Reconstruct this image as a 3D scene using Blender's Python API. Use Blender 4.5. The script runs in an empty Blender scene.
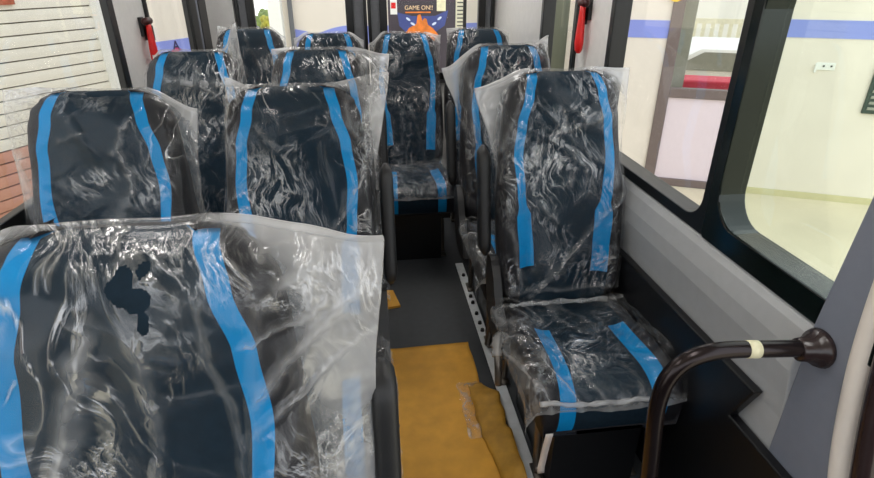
import bpy, bmesh, math, random
from mathutils import Vector, Matrix, noise
random.seed(7)
PI = math.pi
C = bpy.context.scene.collection
SC = bpy.context.scene

# ------------------------------------------------------------------ materials
def srgb(r, g, b):
    f = lambda c: (c/255/12.92) if c/255 <= 0.04045 else ((c/255+0.055)/1.055)**2.4
    return (f(r), f(g), f(b), 1)

def mat(name, col, rough=0.5, metal=0.0, var=0.08, scale=30, bump=0.0, bscale=200, spec=0.5, coat=0.0, stretch=None):
    m = bpy.data.materials.new(name); m.use_nodes = True
    nt = m.node_tree; N = nt.nodes; Lk = nt.links
    p = N['Principled BSDF']
    p.inputs['Roughness'].default_value = rough; p.inputs['Metallic'].default_value = metal
    p.inputs['Specular IOR Level'].default_value = spec; p.inputs['Coat Weight'].default_value = coat
    tc = N.new('ShaderNodeTexCoord'); mp = N.new('ShaderNodeMapping')
    if stretch: mp.inputs['Scale'].default_value = stretch
    Lk.new(tc.outputs['Object'], mp.inputs['Vector'])
    nz = N.new('ShaderNodeTexNoise'); nz.inputs['Scale'].default_value = scale; nz.inputs['Detail'].default_value = 4
    Lk.new(mp.outputs['Vector'], nz.inputs['Vector'])
    cr = N.new('ShaderNodeValToRGB')
    a = [max(0, c*(1-var)) for c in col[:3]] + [1]; b = [min(1, c*(1+var)) for c in col[:3]] + [1]
    cr.color_ramp.elements[0].color = a; cr.color_ramp.elements[1].color = b
    cr.color_ramp.elements[0].position = .3; cr.color_ramp.elements[1].position = .7
    Lk.new(nz.outputs['Fac'], cr.inputs['Fac']); Lk.new(cr.outputs['Color'], p.inputs['Base Color'])
    if bump:
        n2 = N.new('ShaderNodeTexNoise'); n2.inputs['Scale'].default_value = bscale; n2.inputs['Detail'].default_value = 3
        Lk.new(mp.outputs['Vector'], n2.inputs['Vector'])
        bp = N.new('ShaderNodeBump'); bp.inputs['Strength'].default_value = bump; bp.inputs['Distance'].default_value = .004
        Lk.new(n2.outputs['Fac'], bp.inputs['Height']); Lk.new(bp.outputs['Normal'], p.inputs['Normal'])
    return m

M = {}
M['panel_fabric'] = mat('panel_fabric', srgb(20, 38, 51), .75, var=.15, scale=60, spec=.2)
M['side_fabric'] = mat('side_fabric', srgb(28, 28, 33), .6, var=.12, spec=.3)
M['blue_fabric'] = mat('blue_fabric', srgb(0, 134, 198), .6, var=.06, spec=.2)
M['black_plastic'] = mat('black_plastic', srgb(30, 30, 31), .45, bump=.1, bscale=300)
M['black_metal'] = mat('black_metal', srgb(24, 22, 22), .35, metal=.3)
M['gasket'] = mat('gasket', srgb(17, 18, 18), .35, spec=.5)
M['gloss_frame'] = mat('gloss_frame', srgb(13, 21, 20), .15, spec=.5)
M['grey_trim'] = mat('grey_trim', srgb(224, 222, 219), .55, bump=.08, bscale=350, var=.03)
M['blue_grey_trim'] = mat('blue_grey_trim', srgb(122, 126, 138), .55, bump=.08, bscale=350, var=.03)
M['light_trim'] = mat('light_trim', srgb(176, 177, 178), .5, bump=.08, bscale=350, var=.03)
M['black_panel'] = mat('black_panel', srgb(14, 15, 18), .35, bump=.05, bscale=80)
M['floor_vinyl'] = mat('floor_vinyl', srgb(62, 64, 67), .6, bump=.1, bscale=300, var=.08)
M['ceiling'] = mat('ceiling', srgb(215, 214, 210), .8)
M['cardboard'] = mat('cardboard', srgb(222, 162, 58), .6, var=.1, scale=14, bump=.2, bscale=30)
M['torn_cardboard'] = mat('torn_cardboard', srgb(188, 140, 50), .55, var=.18, scale=24, bump=.3, bscale=40)
M['aluminium'] = mat('aluminium', srgb(226, 228, 230), .55)
M['steel'] = mat('steel', srgb(120, 112, 104), .35, metal=.8)
M['tube'] = mat('tube', srgb(40, 31, 31), .24, metal=.6, spec=.6)
M['collar'] = mat('collar', srgb(46, 34, 34), .25, spec=.6)
M['cream_tape'] = mat('cream_tape', srgb(235, 228, 190), .5)
M['cream_trim'] = mat('cream_trim', srgb(232, 222, 212), .5, var=.02)
M['red_plastic'] = mat('red_plastic', srgb(222, 28, 26), .35)
M['dark_red'] = mat('dark_red', srgb(60, 16, 16), .4)
M['wall_cream'] = mat('wall_cream', srgb(232, 223, 210), .85, var=.03, scale=3)
M['wall_green_white'] = M['wall_cream']
M['stripe_blue'] = mat('stripe_blue', srgb(140, 152, 222), .8, var=.03, scale=4)
M['shutter_cream'] = mat('shutter_cream', srgb(240, 235, 220), .5, var=.03, scale=3)
M['shutter_red'] = mat('shutter_red', srgb(204, 150, 128), .6, var=.06, scale=6)
M['shutter_gap'] = mat('shutter_gap', srgb(104, 96, 80), .8)
M['white_paint'] = mat('white_paint', srgb(238, 238, 232), .5, var=.02)
M['door_frame'] = mat('door_frame', srgb(112, 98, 94), .5, var=.05)
M['door_panel'] = mat('door_panel', srgb(226, 212, 218), .5, var=.02)
M['ground'] = mat('ground', srgb(216, 204, 176), .85, var=.06, scale=2)
M['baseboard'] = mat('baseboard', srgb(206, 198, 158), .7, var=.04)
M['grey_strip'] = mat('grey_strip', srgb(150, 152, 140), .6)
M['cream_metal'] = mat('cream_metal', srgb(226, 222, 196), .5)
M['red_fabric'] = mat('red_fabric', srgb(206, 52, 74), .6)
M['yellow'] = mat('yellow', srgb(245, 205, 20), .5)
M['dark_green'] = mat('dark_green', srgb(58, 74, 66), .4)
M['hole_dark'] = mat('hole_dark', srgb(70, 70, 66), .7)
M['poster_dark'] = mat('poster_dark', srgb(66, 58, 66), .5, var=.15, scale=4)
M['poster_blue'] = mat('poster_blue', srgb(66, 78, 140), .5, var=.2, scale=5)
M['poster_orange'] = mat('poster_orange', srgb(232, 128, 46), .5, var=.25, scale=14)
M['poster_glow'] = mat('poster_glow', srgb(214, 226, 250), .5)
M['poster_text'] = mat('poster_text', srgb(250, 214, 170), .5)
M['magenta'] = mat('magenta', srgb(186, 66, 116), .6)
M['navy'] = mat('navy', srgb(60, 52, 92), .6)
M['sign_red'] = mat('sign_red', srgb(172, 92, 64), .6, var=.3, scale=20)
M['leaf'] = mat('leaf', srgb(150, 146, 58), .8, var=.5, scale=5)
M['leaf_green'] = mat('leaf_green', srgb(112, 128, 70), .8, var=.4, scale=4)
M['bark'] = mat('bark', srgb(110, 90, 60), .9)
M['far_wall'] = mat('far_wall', srgb(226, 222, 210), .8)
M['roof_grey'] = mat('roof_grey', srgb(110, 112, 116), .7)
M['grey_green'] = mat('grey_green', srgb(126, 130, 112), .6, var=.2, scale=3, stretch=(1, 1, .2))

def emit(name, col, strength):
    m = bpy.data.materials.new(name); m.use_nodes = True; nt = m.node_tree
    nt.nodes.remove(nt.nodes['Principled BSDF'])
    e = nt.nodes.new('ShaderNodeEmission'); e.inputs[0].default_value = col; e.inputs[1].default_value = strength
    nt.links.new(e.outputs[0], nt.nodes['Material Output'].inputs[0]); return m
M['lamp'] = emit('lamp', (1, .97, .94, 1), 10.0)  # glow of the added, unseen lamp strips

def glass(name, tint, refl=1.0):
    m = bpy.data.materials.new(name); m.use_nodes = True; nt = m.node_tree; N = nt.nodes; Lk = nt.links
    N.remove(N['Principled BSDF'])
    t = N.new('ShaderNodeBsdfTransparent'); t.inputs[0].default_value = tint
    g = N.new('ShaderNodeBsdfGlossy'); g.inputs['Roughness'].default_value = .02
    fr = N.new('ShaderNodeFresnel'); fr.inputs[0].default_value = 1.35
    mx = N.new('ShaderNodeMixShader')
    mu = N.new('ShaderNodeMath'); mu.operation = 'MULTIPLY'; mu.inputs[1].default_value = refl
    Lk.new(fr.outputs[0], mu.inputs[0]); Lk.new(mu.outputs[0], mx.inputs[0])
    Lk.new(t.outputs[0], mx.inputs[1]); Lk.new(g.outputs[0], mx.inputs[2])
    Lk.new(mx.outputs[0], N['Material Output'].inputs[0]); return m
M['glass'] = glass('glass', (.985, .985, .97, 1), .15)
M['glass_green'] = glass('glass_green', (.925, .965, .91, 1), .15)

def film(name, haze, crumple, gloss):
    """clear polythene film: mostly transparent, a little milky, glossy, milkier where it is crumpled"""
    m = bpy.data.materials.new(name); m.use_nodes = True; nt = m.node_tree; N = nt.nodes; Lk = nt.links
    N.remove(N['Principled BSDF'])
    def math_(op, a, b=None):
        n = N.new('ShaderNodeMath'); n.operation = op
        for i, v in enumerate((a, b)):
            if v is None: continue
            if isinstance(v, (int, float)): n.inputs[i].default_value = v
            else: Lk.new(v, n.inputs[i])
        return n.outputs[0]
    tc = N.new('ShaderNodeTexCoord')
    oi = N.new('ShaderNodeObjectInfo')
    off = N.new('ShaderNodeVectorMath'); off.operation = 'ADD'
    rm = N.new('ShaderNodeVectorMath'); rm.operation = 'SCALE'; rm.inputs[0].default_value = (7, 5, 9)
    Lk.new(oi.outputs['Random'], rm.inputs['Scale'])
    Lk.new(tc.outputs['Object'], off.inputs[0]); Lk.new(rm.outputs[0], off.inputs[1])
    # creases: warped coordinates, ridges of stretched noise
    w = N.new('ShaderNodeTexNoise'); w.inputs['Scale'].default_value = 4; w.inputs['Detail'].default_value = 2
    Lk.new(off.outputs[0], w.inputs['Vector'])
    wv = N.new('ShaderNodeVectorMath'); wv.operation = 'SCALE'; wv.inputs['Scale'].default_value = .35
    Lk.new(w.outputs['Color'], wv.inputs[0])
    ad = N.new('ShaderNodeVectorMath'); ad.operation = 'ADD'
    Lk.new(off.outputs[0], ad.inputs[0]); Lk.new(wv.outputs[0], ad.inputs[1])
    mp = N.new('ShaderNodeMapping'); mp.inputs['Rotation'].default_value = (0, .5, 0); mp.inputs['Scale'].default_value = (3.2, 1, .8)
    Lk.new(ad.outputs[0], mp.inputs['Vector'])
    n1 = N.new('ShaderNodeTexNoise'); n1.inputs['Scale'].default_value = 5.5; n1.inputs['Detail'].default_value = 3; n1.inputs['Roughness'].default_value = .55
    Lk.new(mp.outputs['Vector'], n1.inputs['Vector'])
    r1 = math_('SUBTRACT', 1.0, math_('MULTIPLY', math_('ABSOLUTE', math_('SUBTRACT', n1.outputs['Fac'], .5)), 20.0))
    r1 = math_('MAXIMUM', r1, 0.0)
    mk0 = N.new('ShaderNodeTexNoise'); mk0.inputs['Scale'].default_value = 3.2; mk0.inputs['Detail'].default_value = 1
    Lk.new(ad.outputs[0], mk0.inputs['Vector'])
    mr0 = N.new('ShaderNodeMapRange'); mr0.inputs[1].default_value = .47; mr0.inputs[2].default_value = .66
    Lk.new(mk0.outputs['Fac'], mr0.inputs[0])
    r1 = math_('MULTIPLY', r1, mr0.outputs[0]); r1p = math_('POWER', r1, 1.5)
    mp2 = N.new('ShaderNodeMapping'); mp2.inputs['Rotation'].default_value = (0, -.7, 0); mp2.inputs['Scale'].default_value = (2.4, 1, .9)
    Lk.new(ad.outputs[0], mp2.inputs['Vector'])
    n2 = N.new('ShaderNodeTexNoise'); n2.inputs['Scale'].default_value = 14; n2.inputs['Detail'].default_value = 4; n2.inputs['Roughness'].default_value = .6
    Lk.new(mp2.outputs['Vector'], n2.inputs['Vector'])
    r2 = math_('SUBTRACT', 1.0, math_('MULTIPLY', math_('ABSOLUTE', math_('SUBTRACT', n2.outputs['Fac'], .5)), 11.0))
    r2 = math_('MAXIMUM', r2, 0.0)
    msk = N.new('ShaderNodeTexNoise'); msk.inputs['Scale'].default_value = 5; msk.inputs['Detail'].default_value = 2
    Lk.new(off.outputs[0], msk.inputs['Vector'])
    mk = N.new('ShaderNodeMapRange'); mk.inputs[1].default_value = .46; mk.inputs[2].default_value = .62
    Lk.new(msk.outputs['Fac'], mk.inputs[0])
    r2m = math_('MULTIPLY', math_('POWER', r2, 2.0), mk.outputs[0])
    hgt = math_('ADD', math_('MULTIPLY', r1, 1.0), math_('MULTIPLY', r2m, .45))
    bp = N.new('ShaderNodeBump'); bp.inputs['Strength'].default_value = .5; bp.inputs['Distance'].default_value = .006
    Lk.new(hgt, bp.inputs['Height'])
    at = N.new('ShaderNodeAttribute'); at.attribute_name = 'crumple'
    # haze; bright crease lines and sparkles are painted in as whitening
    cre = math_('ADD', math_('MULTIPLY', r1p, .18), math_('MULTIPLY', r2m, .20))
    hz = math_('ADD', math_('ADD', haze, cre), math_('MULTIPLY', at.outputs['Fac'], crumple))
    lw = N.new('ShaderNodeLayerWeight'); lw.inputs[0].default_value = .3; Lk.new(bp.outputs['Normal'], lw.inputs['Normal'])
    hz = math_('ADD', hz, math_('MULTIPLY', lw.outputs['Facing'], .015))
    hz = math_('MINIMUM', hz, .8)
    tr = N.new('ShaderNodeBsdfTransparent'); tr.inputs[0].default_value = (.985, .985, .985, 1)
    df = N.new('ShaderNodeBsdfDiffuse'); df.inputs[0].default_value = (.88, .88, .88, 1)
    tl = N.new('ShaderNodeBsdfTranslucent'); tl.inputs[0].default_value = (.88, .87, .86, 1)
    mdt = N.new('ShaderNodeMixShader'); mdt.inputs[0].default_value = .5
    Lk.new(df.outputs[0], mdt.inputs[1]); Lk.new(tl.outputs[0], mdt.inputs[2])
    m1 = N.new('ShaderNodeMixShader'); Lk.new(hz, m1.inputs[0]); Lk.new(tr.outputs[0], m1.inputs[1]); Lk.new(mdt.outputs[0], m1.inputs[2])
    gl = N.new('ShaderNodeBsdfGlossy'); gl.inputs['Roughness'].default_value = .16; gl.inputs[0].default_value = (1, 1, 1, 1)
    Lk.new(bp.outputs['Normal'], gl.inputs['Normal'])
    ge = N.new('ShaderNodeNewGeometry'); dt = N.new('ShaderNodeVectorMath'); dt.operation = 'DOT_PRODUCT'
    Lk.new(bp.outputs['Normal'], dt.inputs[0]); Lk.new(ge.outputs['Incoming'], dt.inputs[1])
    sch = math_('POWER', math_('SUBTRACT', 1.0, math_('MINIMUM', math_('ABSOLUTE', dt.outputs['Value']), 1.0)), 5.0)
    sch = math_('ADD', .05, math_('MULTIPLY', sch, .95))
    gf = math_('MINIMUM', math_('ADD', math_('MULTIPLY', sch, gloss), math_('MULTIPLY', math_('ADD', r1p, r2m), .30)), .5)  # highlight bonus put on the creases by extra gloss
    m2 = N.new('ShaderNodeMixShader'); Lk.new(gf, m2.inputs[0]); Lk.new(m1.outputs[0], m2.inputs[1]); Lk.new(gl.outputs[0], m2.inputs[2])
    Lk.new(m2.outputs[0], N['Material Output'].inputs[0])
    return m
M['film'] = film('polythene_film', .0, .50, .38)
M['film_milky'] = film('milky_film', .35, .3, 1.2)

# ------------------------------------------------------------------ helpers
def tag(o, label=None, cat=None, group=None, kind=None):
    if label: o['label'] = label
    if cat: o['category'] = cat
    if group: o['group'] = group
    if kind: o['kind'] = kind
    return o

def empty(name, loc, rz=0):
    o = bpy.data.objects.new(name, None); C.objects.link(o); o.location = loc; o.rotation_euler = (0, 0, rz)
    o.empty_display_size = .05
    return o

def link(name, me, parent=None, loc=(0, 0, 0), rz=0):
    o = bpy.data.objects.new(name, me); C.objects.link(o); o.location = loc; o.rotation_euler = (0, 0, rz)
    if parent: o.parent = parent
    return o

def obj(name, bm, mats, parent=None, smooth=False, loc=(0, 0, 0), rz=0, kind=None, bevel=0):
    me = bpy.data.meshes.new(name)
    bmesh.ops.recalc_face_normals(bm, faces=bm.faces)
    bm.to_mesh(me); bm.free()
    for m in (mats if isinstance(mats, (list, tuple)) else [mats]): me.materials.append(M[m] if isinstance(m, str) else m)
    if smooth: me.polygons.foreach_set('use_smooth', [True]*len(me.polygons))
    o = link(name, me, parent, loc, rz)
    if bevel:
        b = o.modifiers.new('bevel', 'BEVEL'); b.width = bevel; b.segments = 2; b.limit_method = 'ANGLE'
    if kind: o['kind'] = kind
    return o

def bx(bm, x0, x1, y0, y1, z0, z1, mi=0):
    vs = [bm.verts.new((x, y, z)) for x in (x0, x1) for y in (y0, y1) for z in (z0, z1)]
    for f in ((0, 1, 3, 2), (4, 6, 7, 5), (0, 4, 5, 1), (2, 3, 7, 6), (0, 2, 6, 4), (1, 5, 7, 3)):
        fc = bm.faces.new([vs[i] for i in f]); fc.material_index = mi
    return vs

def box(*a):
    bm = bmesh.new(); bx(bm, *a); return bm

def prism(bm, pts, axis, a0, a1, mi=0):
    """extrude the 2-D polygon pts along an axis ('X': pts are (y,z), 'Y': (x,z), 'Z': (x,y))"""
    def P(p, a):
        return {'X': (a, p[0], p[1]), 'Y': (p[0], a, p[1]), 'Z': (p[0], p[1], a)}[axis]
    A = [bm.verts.new(P(p, a0)) for p in pts]; B = [bm.verts.new(P(p, a1)) for p in pts]
    n = len(pts)
    fs = [bm.faces.new(A), bm.faces.new(B[::-1])]
    for i in range(n): fs.append(bm.faces.new((A[i], A[(i+1) % n], B[(i+1) % n], B[i])))
    for f in fs: f.material_index = mi

def smooth_path(pts, n=6):
    P = [Vector(p) for p in pts]; out = []
    for i in range(len(P)-1):
        p0 = P[max(i-1, 0)]; p1 = P[i]; p2 = P[i+1]; p3 = P[min(i+2, len(P)-1)]
        for k in range(n):
            t = k/n
            out.append(.5*((2*p1)+(p2-p0)*t+(2*p0-5*p1+4*p2-p3)*t*t+(3*p1-p0-3*p2+p3)*t**3))
    out.append(P[-1]); return out

def tube(bm, pts, r, seg=14, radii=None, mi=0):
    P = [Vector(p) for p in pts]; rings = []
    up = Vector((0, 0, 1))
    d0 = (P[1]-P[0]).normalized()
    nrm = d0.cross(up if abs(d0.z) < .9 else Vector((1, 0, 0))).normalized()
    for i, p in enumerate(P):
        d = (P[min(i+1, len(P)-1)]-P[max(i-1, 0)]).normalized()
        nrm = (nrm-d*nrm.dot(d)).normalized(); b = d.cross(nrm)
        rr = radii[i] if radii else r
        rings.append([bm.verts.new(p+(nrm*math.cos(2*PI*k/seg)+b*math.sin(2*PI*k/seg))*rr) for k in range(seg)])
    for i in range(len(rings)-1):
        for k in range(seg):
            f = bm.faces.new((rings[i][k], rings[i][(k+1) % seg], rings[i+1][(k+1) % seg], rings[i+1][k])); f.material_index = mi
    for f in (bm.faces.new(rings[0][::-1]), bm.faces.new(rings[-1])): f.material_index = mi

def lerp_table(tab, s):
    if s <= tab[0][0]: return tab[0][1]
    for (a, va), (b, vb) in zip(tab, tab[1:]):
        if s <= b:
            t = (s-a)/(b-a); t = t*t*(3-2*t); return va+(vb-va)*t
    return tab[-1][1]

def sst(a, b, x):
    t = min(1, max(0, (x-a)/(b-a))); return t*t*(3-2*t)

# ------------------------------------------------------------------ seat shape
LB, Z0 = .79, .45
HW = [(0, .200), (.1, .212), (.25, .220), (.5, .219), (.65, .210), (.8, .202), (.88, .195), (.94, .180), (.975, .155), (.992, .128), (1, .10)]
TH = [(0, .10), (.3, .125), (.6, .115), (.85, .10), (1, .095)]
hw = lambda s: lerp_table(HW, s)
zb = lambda s: Z0+LB*.977*s
recl = lambda s: .172*s

def front_y(x, s, rounding=True):
    s = min(1, max(0, s)); h = hw(s); a = min(1, abs(x)/h)
    y = recl(s)
    y -= .030*sst(.52, .85, a)*sst(.0, .1, s)*(1-sst(.5, .72, s))
    y -= .014*math.exp(-((s-.86)/.1)**2)*(1-a*a)
    y -= .016*math.exp(-((s-.22)/.18)**2)*(1-a*a)
    if rounding:
        r = .05; d = h-min(abs(x), h)
        if d < r: y += .045*(1-math.sqrt(max(0, 1-((r-d)/r)**2)))
    q = (s-.92)/.08
    if q > 0: y += .047*(1-math.sqrt(max(0, 1-q*q)))
    return y

def back_y(x, s):
    s = min(1, max(0, s)); h = hw(s)
    y = recl(s)+lerp_table(TH, s)
    r = .04; d = h-min(abs(x), h)
    if d < r: y -= .035*(1-math.sqrt(max(0, 1-((r-d)/r)**2)))
    q = (s-.92)/.08
    if q > 0: y -= .047*(1-math.sqrt(max(0, 1-q*q)))
    return y

SC_ = [(0, .128), (.12, .130), (.25, .134), (.4, .142), (.52, .152), (.66, .160), (.8, .148), (.92, .124), (1, .108)]
def stripe(s):
    c = lerp_table(SC_, s); w = .0155 if s > .455 else .0155+.012*sst(.455, .42, s)
    if s <= .42: w = .0275
    h = hw(s)
    return min(c-w, h*.78), min(c+w, h*.95)

def backrest_mesh():
    bm = bmesh.new(); rows = []; NR = 60
    ss = [i/44*.92 for i in range(44)]+[.92+.08*math.sin(i/12*PI/2) for i in range(13)]
    for s in ss:
        h = hw(s); si, so = stripe(s); ring = []; mi = []
        brk = [(-h, -so, 5, 1), (-so, -si, 2, 2), (-si, si, 10, 0), (si, so, 2, 2), (so, h, 5, 1)]
        xs = []
        for a, b, n, m in brk:
            for k in range(n): xs.append(a+(b-a)*k/n); mi.append(m)
        xs.append(h); mi.append(1)
        for x in xs: ring.append((x, front_y(x, s), zb(s)))
        bxs = [h-.0005-(2*h-.001)*k/12 for k in range(13)]
        for x in bxs: ring.append((x, back_y(x, s), zb(s))); mi.append(1)
        rows.append(([bm.verts.new(p) for p in ring], mi, s))
    n = len(rows[0][0])
    for (A, mi, s), (B, _, s2) in zip(rows, rows[1:]):
        for k in range(n):
            f = bm.faces.new((A[k], A[(k+1) % n], B[(k+1) % n], B[k]))
            m = mi[k]
            if m == 2 and (s+s2)/2 < (.15 if k > 12 else .18): m = 0
            f.material_index = m
    bm.faces.new(rows[0][0][::-1]); f = bm.faces.new(rows[-1][0]); f.material_index = 1
    return bm

def cush_top(x, y, ztop):
    return ztop+.022*sst(.11, .19, abs(x))*sst(.03, -.05, y) - .006*(1-(x/.2)**2)
CR = [(.03, .44), (0, .452), (-.06, .458), (-.12, .461), (-.18, .465), (-.24, .468), (-.3, .472), (-.35, .475), (-.39, .475), (-.42, .470), (-.445, .461), (-.465, .447), (-.478, .43), (-.485, .41), (-.488, .385), (-.487, .36), (-.482, .335), (-.475, .318)]
def cw(i): return .198+.016*sst(0, 6, i)
def cushion_mesh():
    bm = bmesh.new(); rows = []
    for i, (y, zt) in enumerate(CR):
        h = cw(i)-.012*sst(11, 17, i); ring = []; mi = []
        so, si = .152+.010*sst(3, 11, i), .100+.014*sst(3, 11, i)
        for a, b, n, m in [(-h, -so, 5, 1), (-so, -si, 2, 2), (-si, si, 10, 0), (si, so, 2, 2), (so, h, 5, 1)]:
            for k in range(n):
                ring.append(a+(b-a)*k/n); mi.append(m if not (m == 2 and i < 4) else 0)
        ring.append(h); mi.append(1)
        top = []
        for x in ring:
            z = cush_top(x, y, zt) if i < 11 else zt+.022*sst(.11, .19, abs(x))*(1-sst(10, 14, i))
            d = h-abs(x); r = .035
            if d < r: z -= .04*(1-math.sqrt(max(0, 1-((r-d)/r)**2)))*(1-sst(11, 17, i))
            top.append((x, y, max(z, .316)))
        bot = [(h-.004, y, .315), (h*.5, y, .313), (0, y, .313), (-h*.5, y, .313), (-h+.004, y, .315)]
        mi += [1]*5
        rows.append(([bm.verts.new(p) for p in top+bot], mi))
    n = len(rows[0][0])
    for (A, mi), (B, _) in zip(rows, rows[1:]):
        for k in range(n):
            f = bm.faces.new((A[k], A[(k+1) % n], B[(k+1) % n], B[k])); f.material_index = mi[k]
    bm.faces.new(rows[0][0][::-1]).material_index = 1; bm.faces.new(rows[-1][0]).material_index = 1
    return bm

def base_mesh():
    bm = bmesh.new()
    bx(bm, -.14, .14, -.42, -.02, .0, .27)
    bx(bm, -.19, .19, -.45, .05, .27, .314)
    return bm
def leg_mesh(sx, z=.0):
    bm = bmesh.new(); x = sx*.158
    tube(bm, smooth_path([(x, -.36, .010+z), (x, -.34, .05), (x, -.33, .18), (x, -.3, .25), (x, -.2, .262), (x, -.02, .262), (x, .08, .25), (x, .10, .18), (x, .11, .05), (x, .12, .010+z)], 4), .013, 10)
    bx(bm, x-.016, x+.016, -.40, -.32, z, z+.008); bx(bm, x-.016, x+.016, .08, .16, z, z+.008)
    return bm
def cover_mesh(sx):
    """recliner side cover: a rounded slab on the side of the hinge"""
    bm = bmesh.new()
    pts = [(p.x, p.y) for p in smooth_path([(-.16, .34, 0), (-.10, .42, 0), (-.02, .47, 0), (.03, .55, 0), (.09, .60, 0), (.15, .57, 0), (.14, .47, 0), (.10, .38, 0), (.05, .33, 0), (-.06, .31, 0), (-.16, .34, 0)], 4)[:-1]]
    prism(bm, pts, 'X', sx*.217, sx*.246)
    return bm
def arm_mesh(sx, x=.262):
    """armrest folded up beside the backrest: a long padded bar with rounded ends"""
    bm = bmesh.new(); n = 16; rings = []
    for i in range(n+1):
        t = i/n; z = .60+.38*t; y = .115+.09*t
        r = 1-max(0, (abs(t-.5)-.40)/.10)**2*.7
        ring = []
        for k in range(16):
            a = 2*PI*k/16; cx = math.copysign(abs(math.cos(a))**.6, math.cos(a)); cy = math.copysign(abs(math.sin(a))**.6, math.sin(a))
            ring.append(bm.verts.new((sx*x+cx*.022*r, y+cy*.036*r, z)))
        rings.append(ring)
    for A, B in zip(rings, rings[1:]):
        for k in range(16): bm.faces.new((A[k], A[(k+1) % 16], B[(k+1) % 16], B[k]))
    bm.faces.new(rings[0][::-1]); bm.faces.new(rings[-1])
    return bm
def lever_mesh(sx):
    bm = bmesh.new(); x = sx*.25
    tube(bm, smooth_path([(sx*.225, -.13, .40), (x+sx*.01, -.15, .43), (x+sx*.030, -.20, .44), (x+sx*.036, -.25, .40), (x+sx*.036, -.27, .33)], 4), .012, 10)
    return bm

ME = {}
def shared(key, bm, mats, smooth=True):
    if key not in ME:
        me = bpy.data.meshes.new(key); bmesh.ops.recalc_face_normals(bm, faces=bm.faces); bm.to_mesh(me); bm.free()
        for m in mats: me.materials.append(M[m])
        if smooth: me.polygons.foreach_set('use_smooth', [True]*len(me.polygons))
        ME[key] = me
    return ME[key]
shared('backrest', backrest_mesh(), ['panel_fabric', 'side_fabric', 'blue_fabric'])
shared('cushion', cushion_mesh(), ['panel_fabric', 'side_fabric', 'blue_fabric'])
shared('base', base_mesh(), ['black_panel'], False)
for sx, k in ((-1, 'l'), (1, 'r')):
    shared('leg'+k, leg_mesh(sx), ['steel'])
    shared('raised'+k, leg_mesh(sx, .0105), ['steel'])
    shared('cover'+k, cover_mesh(sx), ['black_plastic'], False)
    shared('arm'+k, arm_mesh(sx), ['black_plastic'])
    shared('lever'+k, lever_mesh(sx), ['steel'])

def ridge(p, k=3): return max(0, 1-abs(noise.noise(p))*2.6)**k

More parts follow.
